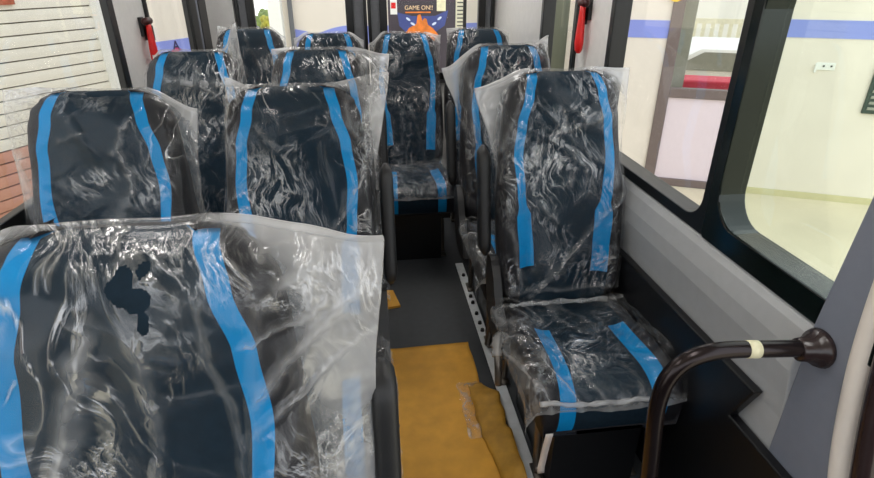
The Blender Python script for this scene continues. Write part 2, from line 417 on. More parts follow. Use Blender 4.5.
def bag_mesh(p, seed):
    """polythene bag pulled over a backrest. p: dx, wt (half width at the top), cl / cr (corner offsets x,y,z), sb (bottom, as share of back), wb, ang, amp, hole"""
    dx, wt = p.get('dx', 0), p.get('wt', .262)
    cl, cr = Vector(p.get('cl', (0, 0, 0))), Vector(p.get('cr', (0, 0, 0)))
    sb, wb = p.get('sb', .02), p.get('wb', .02); ang = p.get('ang', .5); amp = p.get('amp', .012)
    NA, NV = (260, 260) if p.get('hole') else (120, 130); off = Vector((seed*3.7, seed*1.3, seed*2.1))
    folds = p.get('folds', ()); hole = p.get('hole'); pull = p.get('pull', 0); wm = p.get('wm', (.03, .03))
    bm = bmesh.new(); lay = bm.verts.layers.float.new('crumple')
    sheets = []
    ca, sa = math.cos(ang), math.sin(ang)
    for side in (0, 1):
        grid = []
        for j in range(NV+1):
            v = j/NV; row = []
            s_row = 1.012-(1.012-sb)*v**1.15
            h = hw(s_row)
            # half widths left and right: flat bag at the top, pulled round the seat lower down
            k = sst(0, .55, v)
            xl = (-wt+dx)*(1-k)+(-(h+wm[0]))*k; xr = (wt+dx)*(1-k)+(h+wm[1])*k
            if p.get('tight'): xl = -(h+.014)
            if v > .75: xl += wb*.5*sst(.75, 1, v); xr -= wb*.5*sst(.75, 1, v)
            for i in range(NA+1):
                a = -1+2*i/NA
                x = xl+(xr-xl)*(a+1)/2
                q = Vector((x, 0, zb(s_row)))+off
                u1 = Vector((q.x*ca+q.z*sa, 0, -q.x*sa+q.z*ca))
                big = noise.noise(q*3.1); r1 = ridge(Vector((u1.x*13, side*5.3+.37, u1.z*2.6)), 2)*sst(-.1, .25, noise.noise(q*2.7+Vector((9.2, 1.1, .4)))); r2 = ridge(Vector((u1.z*17+3, side*3.3+.41, u1.x*6)), 2)*sst(0, .3, noise.noise(q*4.3+Vector((2.2, 5.1, .4))))
                slack = amp*(.35+.65*max(0, .5+big))*(.3+.7*min(1, v*6))
                y0 = front_y(x, s_row, False) if side == 0 else back_y(x, s_row)
                ym = (front_y(0, s_row)+back_y(0, s_row))/2 + .004*noise.noise(q*9)
                d = slack*.8+amp*.9*(r1-.3)+amp*.4*(r2-.3)
                fc = 0
                if side == 0:
                    for fx0, fz0, fx1, fz1, fw, fh, fk in folds:
                        vx, vz = fx1-fx0, fz1-fz0; l2 = vx*vx+vz*vz
                        t = ((x-fx0)*vx+(zb(s_row)-fz0)*vz)/l2
                        wob = .012*noise.noise(Vector((t*3, fx0*9, 2.3)))+.004*noise.noise(Vector((t*13, fx0*9, 5.3)))
                        dist = abs(((x-fx0)*vz-(zb(s_row)-fz0)*vx)/math.sqrt(l2)+wob)
                        if -.1 < t < 1.1:
                            ww = fw*(.75+.5*noise.noise(Vector((t*6, fx0*5, 8.7)))); g_ = math.exp(-(dist/max(ww, .002))**2)*sst(-.1, .06, t)*sst(1.1, .9, t)
                            d = max(d, 0)+fh*g_; fc = max(fc, fk*g_*(.7+.6*noise.noise(Vector((x*60, s_row*45, .3)))))
                d = max(d, 0)+.006
                y = y0-d if side == 0 else y0+d
                # wing: both sheets close on the middle plane beyond the seat edge
                e0 = h-.012; e1 = abs(xl) if x < 0 else abs(xr)
                w = 0
                if e1 > e0: w = sst(e0, max(e1, e0+.02), abs(x))
                topk = sst(.05, 0, v)
                wl = max(w, topk)
                wav = .016*noise.noise(q*8+Vector((0, 0, 4)))*w
                y = y*(1-wl)+(ym+wav)*wl
                if wl < 1 and abs(x) < h and topk > 0:
                    yy = front_y(x, s_row, False) if side == 0 else back_y(x, s_row)
                    y = min(y, yy-.003) if side == 0 else max(y, yy+.003)
                z = zb(s_row)
                # top seam sags between head and corners, corners moved by cl / cr
                hd = .12
                c = sst(max(.12, h-.012), max(e1, h+.01), abs(x))*(1-sst(0, .5, v))
                cc = cl if a < 0 else cr
                pos = Vector((x, y, z))+cc*c
                if 'clamp' in p: pos.x = max(p['clamp'][0], min(p['clamp'][1], pos.x))
                pos.z += .006*noise.noise(q*14)*(1-v)
                if pull and side == 0:   # gather towards a point near the middle
                    pos.x += pull*sst(.5, 1, v)*-a*.02
                vv = bm.verts.new(pos)
                vv[lay] = min(1, .85*sst(h-.004, h+.05, abs(x))*(.72+.9*noise.noise(q*6))+.16*r1*r1+.06*r2+.20*topk+.06*max(0, big)+fc)
                row.append(vv)
            grid.append(row)
        sheets.append(grid)
    for side, grid in enumerate(sheets):
        for j in range(NV):
            for i in range(NA):
                if hole and side == 0:
                    m = (grid[j][i].co+grid[j+1][i+1].co)/2
                    n = noise.noise(Vector((m.x*60, .3, m.z*60)))*.8
                    if any(((m.x-hx)/rx)**2+((m.z-hz)/rz)**2 < 1+n for hx, hz, rx, rz in hole): continue
                bm.faces.new((grid[j][i], grid[j][i+1], grid[j+1][i+1], grid[j+1][i]))
    bmesh.ops.remove_doubles(bm, verts=list(dict.fromkeys([g[0][i] for g in sheets for i in range(NA+1)]+[g[j][i] for g in sheets for j in range(NV+1) for i in (0, NA)])), dist=.02*.2)
    return bm

def cushion_bag_mesh(p, seed):
    NA, NV = 80, 80; bm = bmesh.new(); lay = bm.verts.layers.float.new('crumple'); off = Vector((seed*2.2, seed*4.1, 1))
    dl, dr, nrow = p.get('dl', .09), p.get('dr', .03), p.get('rows', 13.2)
    grid = []
    path = CR
    for j in range(NV+1):
        t = .6+(nrow-.6)*j/NV; i0 = min(int(t), len(path)-2); fr = t-i0
        y = path[i0][0]*(1-fr)+path[i0+1][0]*fr; zt = path[i0][1]*(1-fr)+path[i0+1][1]*fr
        h = cw(t)+.008; row = []
        ny, nz = (0, 1) if t < 8 else (-math.sin((min(t, 13)-8)/5*PI/2), math.cos((min(t, 13)-8)/5*PI/2))
        A0, A1 = -h-dl, h+dr
        for i in range(NA+1):
            a = A0+(A1-A0)*i/NA
            x = max(-h, min(h, a)); drop = max(0, abs(a)-h)
            z = cush_top(x, y, zt) if t < 10 else zt+.022*sst(.11, .19, abs(x))*(1-sst(10, 14, t))
            q = Vector((a, y, 0))+off
            big = noise.noise(q*4); r1 = ridge(Vector((q.x*12+q.y*8, q.y*4-q.x*3, 2.4)), 2); r2 = ridge(Vector((q.y*24, q.x*8, 7.4)), 2)
            d = .006+.010*max(0, big+.4)+.010*r1*.7+.006*r2
            sgn = -1 if a < 0 else 1
            px, py, pz = x+sgn*(.012 if drop else 0)+sgn*min(drop, .05)*.35*(1+.6*big), y+ny*d, z+nz*d-drop*.95
            px += sgn*d*.7*min(1, drop*30)
            py += .012*noise.noise(q*9)*min(1, drop*20)
            v = bm.verts.new((px, py, pz)); v[lay] = min(1, (.25+.45*sst(.02, -.12, x))*r1*r1+.12*r2*r2+.4*sst(0, .05, drop)*sst(-.3, .3, big)+.6*sst(.9, 1, j/NV))
            row.append(v)
        grid.append(row)
    for j in range(NV):
        for i in range(NA): bm.faces.new((grid[j][i], grid[j][i+1], grid[j+1][i+1], grid[j+1][i]))
    return bm

def hem_mesh():
    bm = bmesh.new(); pts = []; rad = []
    for i in range(60):
        t = i/59; x = -.225+.36*t
        pts.append((x, -.492-.004*noise.noise(Vector((t*9, 1, 1))), .428+.016*sst(.11, .19, abs(x))+.008*noise.noise(Vector((t*7, 3, 1)))))
        rad.append(.0075+.004*noise.noise(Vector((t*14, 0, 5))))
    tube(bm, pts, .008, 8, rad)
    return bm

def seat(idx, x, yj, label, bag, arm=None, cover=None, cush=None, dz=0, lever=None, arm_dx=0, wide=1):
    r = empty('bus_seat', (x, yj, 0))
    tag(r, label, 'seat', 'plastic wrapped minibus seats')
    for nm, key in (('backrest', 'backrest'), ('cushion', 'cushion'), ('base', 'base'), ('leg', 'raisedl' if arm == 'l' else 'legl'), ('leg', 'legr')):
        o = link(nm, ME[key], r)
        if nm == 'backrest': o.location.z = dz
    if arm: o = link('armrest', ME['arm'+arm], r); o.location.x = arm_dx
    if cover: link('recliner_cover', ME['cover'+cover], r)
    if lever: link('recliner_lever', ME['lever'+lever], r)
    f = obj('plastic_cover', bag_mesh(bag, idx), 'film', r, True); f.location.z = dz
    f['label'] = 'crumpled clear plastic bag over the backrest'
    if cush:
        o = obj('cushion_cover', cushion_bag_mesh(cush, idx), 'film', r, True)
        o['label'] = 'clear plastic film over the seat cushion'
    r.scale.x = wide
    return r

# ------------------------------------------------------------------ seats
seat(1, -.326, .475, 'nearest seat at the lower left, its plastic cover torn open by a hole', dict(dx=.07, wt=.270, cl=(.0, 0, -.028), cr=(.0, -.02, -.03), sb=-.02, wm=(.018, .10), ang=-.25, amp=.009,
     hole=[(.014, 1.172, .017, .020), (.032, 1.157, .014, .016), (.040, 1.188, .008, .010), (.037, 1.132, .006, .014)],
     folds=[(-.03, 1.125, -.11, .90, .016, .010, .9), (.03, 1.12, .012, .88, .008, .006, .45), (.10, 1.15, .13, .88, .006, .006, .4), (.258, 1.128, .147, 1.085, .006, .008, .8), (.30, 1.15, .15, 1.00, .010, .010, .7), (.32, 1.08, .15, .96, .006, .008, .6), (-.055, 1.13, -.02, 1.14, .008, .004, .6), (.02, 1.20, .0, 1.18, .004, .004, .5), (.06, 1.20, .035, 1.18, .004, .004, .4), (.25, 1.20, .17, 1.13, .014, .006, .6), (.29, 1.0, .27, .85, .02, .008, .5)]), arm='r', cover='r', cush=dict(dl=.0, dr=.0), arm_dx=.065)
seat(2, -.745, 1.44, 'wrapped seat by the left window in the second row, in front of the roller shutter', dict(dx=-.02, wt=.255, cl=(-.0, -.01, .0), cr=(.03, -.02, -.06), wm=(.05, .03), ang=.6, amp=.013, clamp=(-.238, .285), folds=[(.095, 1.156, .035, 1.06, .010, .008, .8), (.06, 1.09, .07, .95, .012, .008, .7), (.02, 1.0, -.02, .985, .012, .006, .8), (.07, .95, -.0, .87, .02, .006, .6), (-.02, 1.13, -.10, 1.10, .006, .004, .5), (.2, 1.1, .15, .95, .01, .006, .4)]), cush=dict(dl=.02, dr=.02))
seat(3, -.215, 1.44, 'wrapped aisle seat in the second row, directly behind the nearest seat', dict(dx=.05, wt=.235, cl=(0, 0, .02), cr=(0, -.01, .03), wm=(.015, .012), ang=.25, amp=.011, folds=[(-.10, 1.13, -.045, 1.055, .010, .006, .5), (.20, .985, .085, .81, .010, .010, .8), (.15, 1.18, .22, 1.0, .012, .008, .5), (-.14, .9, -.05, 1.0, .004, .004, .3)]), arm='r', cover='r', cush=dict(dl=.02, dr=.03))
seat(4, -.71, 2.28, 'wrapped seat by the left wall under the left red hammer, bag corner standing up', dict(dx=.02, wt=.20, cl=(.02, 0, -.02), cr=(-.02, -.03, .105), ang=.8, amp=.013, wm=(.015, .02), folds=[(-.10, 1.12, .12, 1.10, .025, .006, .8), (.02, 1.11, .10, 1.05, .012, .008, .8), (.17, 1.18, .13, .95, .02, .008, .6), (-.16, 1.08, .0, .9, .006, .004, .4)]), cush=dict(dl=.02, dr=.02))
seat(5, -.20, 2.28, 'wrapped aisle seat in the third row, behind the second row aisle seat', dict(dx=.05, wt=.24, cl=(0, 0, 0), cr=(.02, -.01, -.03), wm=(.02, .05), ang=-.5, amp=.011, folds=[(.03, 1.16, .07, 1.05, .012, .008, .6), (.09, 1.15, .10, 1.05, .008, .006, .6), (.18, 1.17, .21, 1.0, .018, .008, .6)]), arm='r', cush=dict(dl=.02, dr=.02))
REAR = (-.2255, .2255)
seat(6, -.652, 3.245, 'far left seat of the rear row, against the left rear corner of the minibus', dict(dx=.0, wt=.21, cl=(.03, 0, .01), cr=(.0, 0, -.05), ang=.3, amp=.012, wm=(.004, .004), clamp=REAR), dz=.005, wide=.97)
seat(7, -.200, 3.245, 'second seat from the left in the rear row, only its top visible', dict(dx=0, wt=.21, cl=(0, 0, -.03), cr=(.0, 0, -.05), ang=1.0, amp=.012, wm=(.004, .004), clamp=REAR), dz=-.025, wide=.97)
seat(8, .250, 3.245, 'rear row seat at the aisle end, cushion in view, below the poster', dict(dx=0, wt=.222, cl=(-.0, 0, -.06), cr=(.0, 0, -.02), ang=.2, amp=.014, wm=(.004, .004), clamp=REAR), cush=dict(dl=.0, dr=.0), dz=-.03, wide=.97)
seat(9, .694, 3.245, 'far right seat of the rear row, mostly hidden by the second seat on the right', dict(dx=-.0, wt=.200, cl=(-.0, 0, -.0), cr=(0, 0, -.03), ang=.7, amp=.012, wm=(.003, .003), clamp=(-.222, .2)), dz=-.01, wide=.97)
seat(10, .648, 2.33, 'second single seat on the right, below the right red hammer, with a pointed bag corner', dict(dx=-.055, wt=.248, cl=(.0, -.02, -.10), cr=(.0, 0, .03), wm=(.015, .02), ang=.9, amp=.013, folds=[(-.05, 1.15, -.02, 1.02, .014, .006, .7), (.02, 1.14, .03, 1.04, .012, .006, .6), (-.19, 1.1, -.145, .65, .018, .008, .6), (.08, 1.16, .10, 1.08, .006, .004, .5), (-.26, 1.02, -.2, .85, .012, .006, .5)]), arm='l', cover='l', cush=dict(dl=.06, dr=.0))
S11 = seat(11, .655, 1.60, 'front single seat on the right beside the handrail, cushion wrapped in clear film', dict(dx=-.03, wt=.270, cl=(.0, -.02, -.055), cr=(.0, .0, .0), wm=(.012, .012), ang=.75, amp=.012, folds=[(.24, .885, -.11, .485, .008, .014, .7), (.20, .83, -.05, .53, .016, .006, .45), (-.07, 1.03, .12, 1.08, .006, .006, .5), (-.06, 1.0, -.12, .92, .012, .006, .5), (.03, .98, .02, .86, .008, .008, .6), (.08, .95, .06, .82, .006, .008, .6), (.14, 1.0, .17, .85, .022, .004, .5),
     (-.10, .82, -.02, .74, .012, .006, .5), (-.19, .72, -.15, .52, .010, .008, .5), (-.05, .60, -.02, .54, .020, .008, .8), (-.2, .50, .2, .51, .010, .010, .5), (.1, .58, .19, .62, .006, .006, .6), (-.16, 1.14, -.22, .98, .008, .006, .5), (-.02, 1.13, .0, 1.06, .006, .005, .5), (.05, 1.12, .06, 1.05, .008, .004, .4)]), arm='l', cover='l', lever='l', cush=dict(dl=.09, dr=.0))
bm = bmesh.new(); tube(bm, smooth_path([(-.178, .34, .026), (-.186, .28, .14), (-.198, .18, .28), (-.213, .08, .36)], 5), .014, 12)
obj('frame_strut', bm, 'steel', S11, True)
bm = bmesh.new(); g = []
for j in range(14):
    z = .325-.20*j/13; c = .006*noise.noise(Vector((z*20, 1.3, .2)))
    g.append([bm.verts.new((-.185+c+dx_, -.475+.02*math.sin(z*12)+c, z)) for dx_ in (-.011, .011)])
for A, B in zip(g, g[1:]): bm.faces.new((A[0], A[1], B[1], B[0]))
o = obj('hanging_strip', bm, 'cream_trim', S11, True); o.modifiers.new('thick', 'SOLIDIFY').thickness = .002; o['label'] = 'torn pale strip hanging from the seat edge'
bm = bmesh.new(); tube(bm, smooth_path([(-.235, -.135, .41), (-.26, -.155, .43), (-.280, -.20, .44), (-.286, -.235, .415)], 5), .02, 14, [.013+.007*abs(math.sin(i*1.3)) for i in range(16)])
o = obj('lever_sleeve', bm, 'film_milky', S11, True); o['label'] = 'white plastic wrapped around the lever'
h = obj('film_hem', hem_mesh(), 'film_milky', S11, True); h['label'] = 'bunched white edge of the plastic film'
bm = bmesh.new(); pts = []; rad = []
for i in range(70):
    t = i/69; x = -.20+.41*t
    pts.append((x, -.045-.008*math.sin(t*PI)+.006*noise.noise(Vector((t*8, 1.3, 1.1))), .482+.012*noise.noise(Vector((t*5, 3.3, 1.1))))); rad.append(.008+.006*noise.noise(Vector((t*16, .4, 5.2))))
tube(bm, pts, .01, 10, rad)
h = obj('gathered_film', bm, 'film', S11, True); h['label'] = 'gathered lower end of the clear bag'
at_ = h.data.attributes.new('crumple', 'FLOAT', 'POINT')
at_.data.foreach_set('value', [.45+.4*noise.noise(v.co*30) for v in h.data.vertices])

# ------------------------------------------------------------------ bus shell
RX, LX, YF, YR, ZC = .92, -1.0, -1.1, 4.0, 1.92
obj('floor', box(LX-.1, RX+.1, YF, YR+.08, -.08, 0), 'floor_vinyl', kind='structure')
bm = bmesh.new(); n = 14
pts = [(LX-.06, 1.62)]+[((LX+RX)/2-(RX-LX+.12)/2*math.cos(PI*k/n), 1.72+.22*math.sin(PI*k/n)**.6) for k in range(n+1)]+[(RX+.06, 1.62)]
pts2 = [(x, z+.05) for x, z in pts[::-1]]
prism(bm, pts+pts2, 'Y', YF, YR+.08)
obj('ceiling', bm, 'ceiling', kind='structure')

ZS, ZT = .86, 1.60
def wall(name, x0, x1, posts, mats):
    bm = bmesh.new()
    for y0, y1 in posts: bx(bm, x0, x1, y0, y1, ZS, ZT)
    ys, ye = posts[0][0], posts[-1][1]
    bx(bm, x0, x1, ys, ye, 0, ZS); bx(bm, x0, x1, ys, ye, ZT, 1.70)
    return obj(name, bm, mats, kind='structure')
wall('wall_right', RX, RX+.06, [(2.06, 2.40), (2.90, 4.06)], 'grey_trim')
wall('wall_left', LX-.016, LX, [(.40, .50), (2.52, 2.88), (3.95, 4.06)], 'grey_trim')
# right wall ahead of the rear pillar: below and above the windows, then the blue-grey front pillar
bm = bmesh.new(); bx(bm, RX, RX+.06, .80, 2.06, 0, ZS); bx(bm, RX, RX+.06, .80, 2.06, ZT, 1.70)
obj('wall_right_front', bm, 'grey_trim', kind='structure')
bm = bmesh.new()
prism(bm, [(.60, 0), (.832, 0), (.832, .87), (.808, 1.18), (.78, 1.70), (.72, 1.70), (.735, 1.2), (.725, .95), (.710, .75), (.67, .58), (.63, .45), (.58, .2)], 'X', .895, RX+.06)
obj('trim_1', bm, 'blue_grey_trim', kind='structure', bevel=.006)
# cream edge and rubber seal of the front doorway
bm = bmesh.new()
tube(bm, smooth_path([(.905, .745, 1.6), (.905, .735, 1.15), (.905, .727, .95), (.905, .710, .80), (.905, .672, .62), (.905, .62, .48), (.905, .55, .30), (.905, .53, .02)], 6), .020, 14)
obj('trim_2', bm, 'cream_trim', kind='structure', smooth=True)
bm = bmesh.new()
tube(bm, smooth_path([(.91, .71, 1.6), (.91, .70, 1.15), (.91, .685, .95), (.91, .668, .82), (.91, .635, .66), (.91, .60, .55), (.91, .51, .40), (.91, .47, .02)], 6), .022, 14)
obj('trim_3', bm, 'collar', kind='structure', smooth=True)

def ring(bm, y0, y1, z0, z1, w, rad, x0, x1, ro=.012, k=8, axis='X', mi=0, wy=None):
    """frame with a rectangular outside and a rounded opening"""
    def path(a0, a1, b0, b1, r):
        out = []
        for cy, cz, st in ((a1-r, b1-r, 0), (a0+r, b1-r, PI/2), (a0+r, b0+r, PI), (a1-r, b0+r, 1.5*PI)):
            for i in range(k+1):
                t = st+PI/2*i/k; out.append((cy+r*math.cos(t), cz+r*math.sin(t)))
        return out
    O = path(y0, y1, z0, z1, ro); wy = w if wy is None else wy; I = path(y0+wy, y1-wy, z0+w, z1-w, rad)
    def P(p, a): return (a, p[0], p[1]) if axis == 'X' else (p[0], a, p[1])
    V = [[bm.verts.new(P(p, a)) for p in pp] for pp, a in ((O, x0), (I, x0), (I, x1), (O, x1))]
    n = len(O)
    for q in range(4):
        A, B = V[q], V[(q+1) % 4]
        for i in range(n):
            f = bm.faces.new((A[i], A[(i+1) % n], B[(i+1) % n], B[i])); f.material_index = mi
def window(name, y0, y1, x0, x1, w, rad, fmat, gmat, z0=ZS, z1=ZT, gx=None, wy=None):
    r = empty(name, ((x0+x1)/2, (y0+y1)/2, z0)); r['kind'] = 'structure'
    bm = bmesh.new(); ring(bm, y0, y1, z0, z1, w, rad, x0, x1, wy=wy)
    o = obj('window_frame', bm, fmat, None, bevel=.005); o.parent = r; o.matrix_parent_inverse = Matrix.Translation(-Vector(r.location))
    g = obj('pane', box(gx, gx+.004, y0+w*.6, y1-w*.6, z0+w*.6, z1-w*.6), gmat); g.parent = r; g.matrix_parent_inverse = Matrix.Translation(-Vector(r.location))
    return r
window('window_1', .66, 1.262, .898, .975, .065, .09, 'gloss_frame', 'glass_green', gx=.955, wy=.037)
window('window_2', 1.262, 2.06, .905, .97, .035, .07, 'gasket', 'glass', gx=.95)
window('window_3', 2.40, 2.90, .905, .97, .035, .06, 'gasket', 'glass', gx=.95)
window('window_4', .50, 2.52, -1.014, -.985, .055, .09, 'gasket', 'glass', gx=-1.010)
window('window_5', 2.88, 3.56, -1.014, -.985, .02, .06, 'gasket', 'glass', gx=-1.010)
bm = bmesh.new(); bx(bm, -1.014, -.975, 3.545, 3.68, .86, ZT); bx(bm, -1.014, -.985, 3.77, 3.95, .86, ZT)
obj('trim_4', bm, 'gasket', kind='structure', bevel=.008)
obj('trim_5', box(-1.014, -.99, 3.68, 3.77, .86, ZT), 'blue_grey_trim', kind='structure')
# side trim below the right windows and the black lower panel
bm = bmesh.new(); prism(bm, [(RX, .858), (.905, .858), (.890, .838), (.878, .79), (.878, .74), (.893, .66), (.90, .60), (.90, .40), (RX, .40)], 'Y', .83, 2.9)
obj('trim_6', bm, 'light_trim', kind='structure', bevel=.004)
bm = bmesh.new(); prism(bm, [(2.9, 0), (2.9, .595), (.892, .628), (.944, .508), (.60, .512), (.60, 0)], 'X', .868, .895)
obj('trim_7', bm, 'black_panel', kind='structure', bevel=.004)
bm = bmesh.new(); prism(bm, [(LX, .858), (LX+.012, .858), (LX+.03, .83), (LX+.035, .7), (LX+.02, .55), (LX+.02, .0), (LX, 0)], 'Y', .45, 3.98)
obj('trim_8', bm, 'light_trim', kind='structure', bevel=.004)

# unseen saloon front: dark cowl and dashboard added to darken the film's reflections
bm = bmesh.new(); prism(bm, [(-1.25, 0), (-.75, 0), (-.72, .70), (-.80, .86), (-1.0, .95), (-1.25, .98)], 'X', LX-.06, RX+.06)
obj('wall_front', bm, 'black_plastic', kind='structure', bevel=.02)
bm = bmesh.new(); bx(bm, LX-.06, RX+.06, -1.2, -1.12, 1.62, 1.72); bx(bm, LX-.06, LX+.03, -1.2, -1.1, .9, 1.65); bx(bm, RX-.03, RX+.06, -1.2, -1.1, .9, 1.65)
obj('trim_13', bm, 'grey_trim', kind='structure', bevel=.01)
# rear wall with two glazed doors
ZR = .80
bm = bmesh.new(); bx(bm, LX-.06, RX+.06, 4.0, 4.06, 0, ZR); bx(bm, LX-.06, RX+.06, 4.0, 4.06, ZT, 1.70); bx(bm, LX-.06, -.825, 3.98, 4.06, ZR, ZT); bx(bm, .915, RX+.06, 3.98, 4.06, ZR, ZT)
obj('wall_rear', bm, 'grey_trim', kind='structure')
def rear_door(name, x0, x1, g0, g1):
    r = empty(name, ((x0+x1)/2, 4.0, ZR)); r['kind'] = 'structure'
    inv = Matrix.Translation(-Vector(r.location))
    bm = bmesh.new(); bx(bm, x0+.012, g0, 3.985, 4.04, ZR, ZT); bx(bm, g1, x1-.012, 3.985, 4.04, ZR, ZT); bx(bm, g0, g1, 3.985, 4.04, ZR, ZR+.05)
    o = obj('door_leaf', bm, 'roof_grey', None, bevel=.006); o.parent = r; o.matrix_parent_inverse = inv
    bm = bmesh.new(); ring(bm, g0-.045, g1+.045, ZR+.03, ZT+.01, .05, .08, 3.965, 3.99, axis='Y')
    o = obj('gasket', bm, 'gasket', None, bevel=.004); o.parent = r; o.matrix_parent_inverse = inv
    bm = bmesh.new(); bx(bm, x0, x0+.022, 3.96, 4.05, ZR, ZT); bx(bm, x1-.022, x1, 3.96, 4.05, ZR, ZT)
    o = obj('edge_seal', bm, 'gasket', None, bevel=.004); o.parent = r; o.matrix_parent_inverse = inv
    o = obj('pane', box(g0-.01, g1+.01, 4.005, 4.009, ZR+.03, ZT), 'glass', None); o.parent = r; o.matrix_parent_inverse = inv
rear_door('door_1', -.815, .035, -.70, -.10)
rear_door('door_2', .040, .905, .165, .80)

# added lamp strips, unseen, to brighten the saloon and its film
for k, (x, y) in enumerate([(-.5, .7), (.45, .7), (-.5, 2.1), (.45, 2.1), (-.5, 3.4), (.45, 3.4)]):
    t = empty('fill_lamp', (x, y, 1.80))
    tag(t, 'added fill light strip under the ceiling, %s, out of frame' % ('front left', 'front right', 'middle left', 'middle right', 'rear left', 'rear right')[k], 'lamp', 'added fill lamps')
    obj('fill_lamp_housing', box(-.06, .06, -.32, .32, .02, .10), 'ceiling', t)
    obj('diffuser', box(-.05, .05, -.30, .30, .0, .02), 'lamp', t)

# ------------------------------------------------------------------ floor things
bm = bmesh.new(); NX, NY = 34, 60; top = []
def card_z(x, y):
    z = .003+.0012*noise.noise(Vector((x*14, y*9, 0)))
    return z
edge_r = lambda y: .400+.012*noise.noise(Vector((y*9, 1, 0)))+(.035*sst(1.55, 1.30, y))
g = []
for j in range(NY+1):
    y = .55+1.44*j/NY; row = []
    for i in range(NX+1):
        x0 = -.035+.047*sst(1.2, 1.9, y); x = x0+(edge_r(y)-x0)*i/NX
        yy = y+(.02*(x-.2) if j == NY else 0)
        row.append(bm.verts.new((x, yy, card_z(x, y))))
    g.append(row)
for j in range(NY):
    for i in range(NX): bm.faces.new((g[j][i], g[j][i+1], g[j+1][i+1], g[j+1][i]))
o = obj('cardboard_sheet', bm, 'cardboard', smooth=True)
so = o.modifiers.new('thick', 'SOLIDIFY'); so.thickness = .003; so.offset = 1
tag(o, 'large yellow-brown cardboard sheet lying along the aisle floor', 'cardboard')
# torn upturned flap along the right edge
bm = bmesh.new(); g = []
for j in range(40):
    y = .95+.76*j/39; row = []
    n = noise.noise(Vector((y*14, 2, 0))); wd = .075+.02*n - .05*sst(1.6, 1.72, y)
    for i in range(9):
        t = i/8; x = .345+.03*sst(1.5, 1.2, y)+(wd+.03)*t+.008*noise.noise(Vector((y*20, t*3, 1)))
        z = .009+.030*math.sin(t*PI*.62)*(1+.5*n)*sst(1.72, 1.6, y)+.004*noise.noise(Vector((x*40, y*30, 3)))
        row.append(bm.verts.new((min(x, .452), y, max(.008, z))))
    g.append(row)
for j in range(39):
    for i in range(8): bm.faces.new((g[j][i], g[j][i+1], g[j+1][i+1], g[j+1][i]))
fl = obj('torn_flap', bm, 'torn_cardboard', None, True); fl.parent = o; fl['label'] = 'torn, upturned darker edge of the cardboard'
fl.modifiers.new('thick', 'SOLIDIFY').thickness = .003
bm = bmesh.new(); g = []; lay = bm.verts.layers.float.new('crumple')
for j in range(30):
    row = []
    for i in range(12):
        x = .30+.09*i/11+.01*noise.noise(Vector((j*.2, 1, 1))); y = 1.42+.30*j/29
        v = bm.verts.new((x, y, .008+.005*ridge(Vector((x*30, y*20, 0)), 2))); v[lay] = .15+.6*ridge(Vector((x*30, y*20, 0.4)), 2); row.append(v)
    g.append(row)
for j in range(29):
    for i in range(11): bm.faces.new((g[j][i], g[j][i+1], g[j+1][i+1], g[j+1][i]))
tp = obj('clear_tape', bm, 'film', None, True); tp.parent = o; tp['label'] = 'shiny wrinkled strip of clear tape'
bm = bmesh.new(); prism(bm, [(-.02, 2.30), (.112, 2.325), (.083, 2.475), (-.02, 2.485)], 'Z', .0, .012)
tag(obj('cardboard_sheet', bm, 'cardboard'), 'small piece of yellow cardboard on the floor beside the third row aisle seat', 'cardboard')

t = empty('seat_track', (.478, 2.0, 0)); tag(t, 'pale metal seat track with bolts screwed to the floor along the right seats', 'rail')
obj('track_plate', box(-.022, .022, -1.0, .73, 0, .010), 'aluminium', t, bevel=.003)
for y in (2.58, 2.36, 2.30, 2.20, 2.12, 2.06):
    bm = bmesh.new(); bmesh.ops.create_cone(bm, cap_ends=True, segments=10, radius1=.010, radius2=.008, depth=.012, matrix=Matrix.Translation((0, y-2.0, .016)))
    obj('bolt', bm, 'black_metal', t)
# handrail
t = empty('handrail', (.60, .80, 0)); tag(t, 'black curved metal handrail fixed to the right wall in front of the single seat', 'handrail')
H = [(.895, .798, .828), (.80, .798, .835), (.70, .80, .841), (.645, .80, .838), (.603, .80, .822), (.577, .80, .79), (.566, .80, .745), (.566, .80, .68), (.578, .798, .55), (.588, .795, .40), (.60, .795, .15), (.60, .795, 0)]
bm = bmesh.new(); tube(bm, [p-Vector((.60, .80, 0)) for p in smooth_path(H, 8)], .0175, 20)
obj('rail_tube', bm, 'tube', t, True)
def lathe_x(bm, prof, c, seg=24):
    rings = [[bm.verts.new((c[0]+x, c[1]+r*math.cos(2*PI*k/seg), c[2]+r*math.sin(2*PI*k/seg))) for k in range(seg)] for x, r in prof]
    for A, B in zip(rings, rings[1:]):
        for k in range(seg): bm.faces.new((A[k], A[(k+1) % seg], B[(k+1) % seg], B[k]))
    bm.faces.new(rings[0][::-1]); bm.faces.new(rings[-1])
bm = bmesh.new(); lathe_x(bm, [(-.052, .019), (-.05, .024), (-.03, .026), (-.026, .030), (-.018, .031), (-.014, .038), (-.004, .042), (0, .040)], (.895-.60, -.002, .828))
o = obj('wall_flange', bm, 'collar', t, True)
bm = bmesh.new(); tube(bm, [(.128, -.0005, .8395), (.153, -.0015, .838)], .0182, 20)
obj('tape_mark', bm, 'cream_tape', t, True)
bm = bmesh.new(); bmesh.ops.create_cone(bm, cap_ends=True, segments=20, radius1=.04, radius2=.03, depth=.012, matrix=Matrix.Translation((0, -.005, .006)))
obj('floor_flange', bm, 'collar', t)

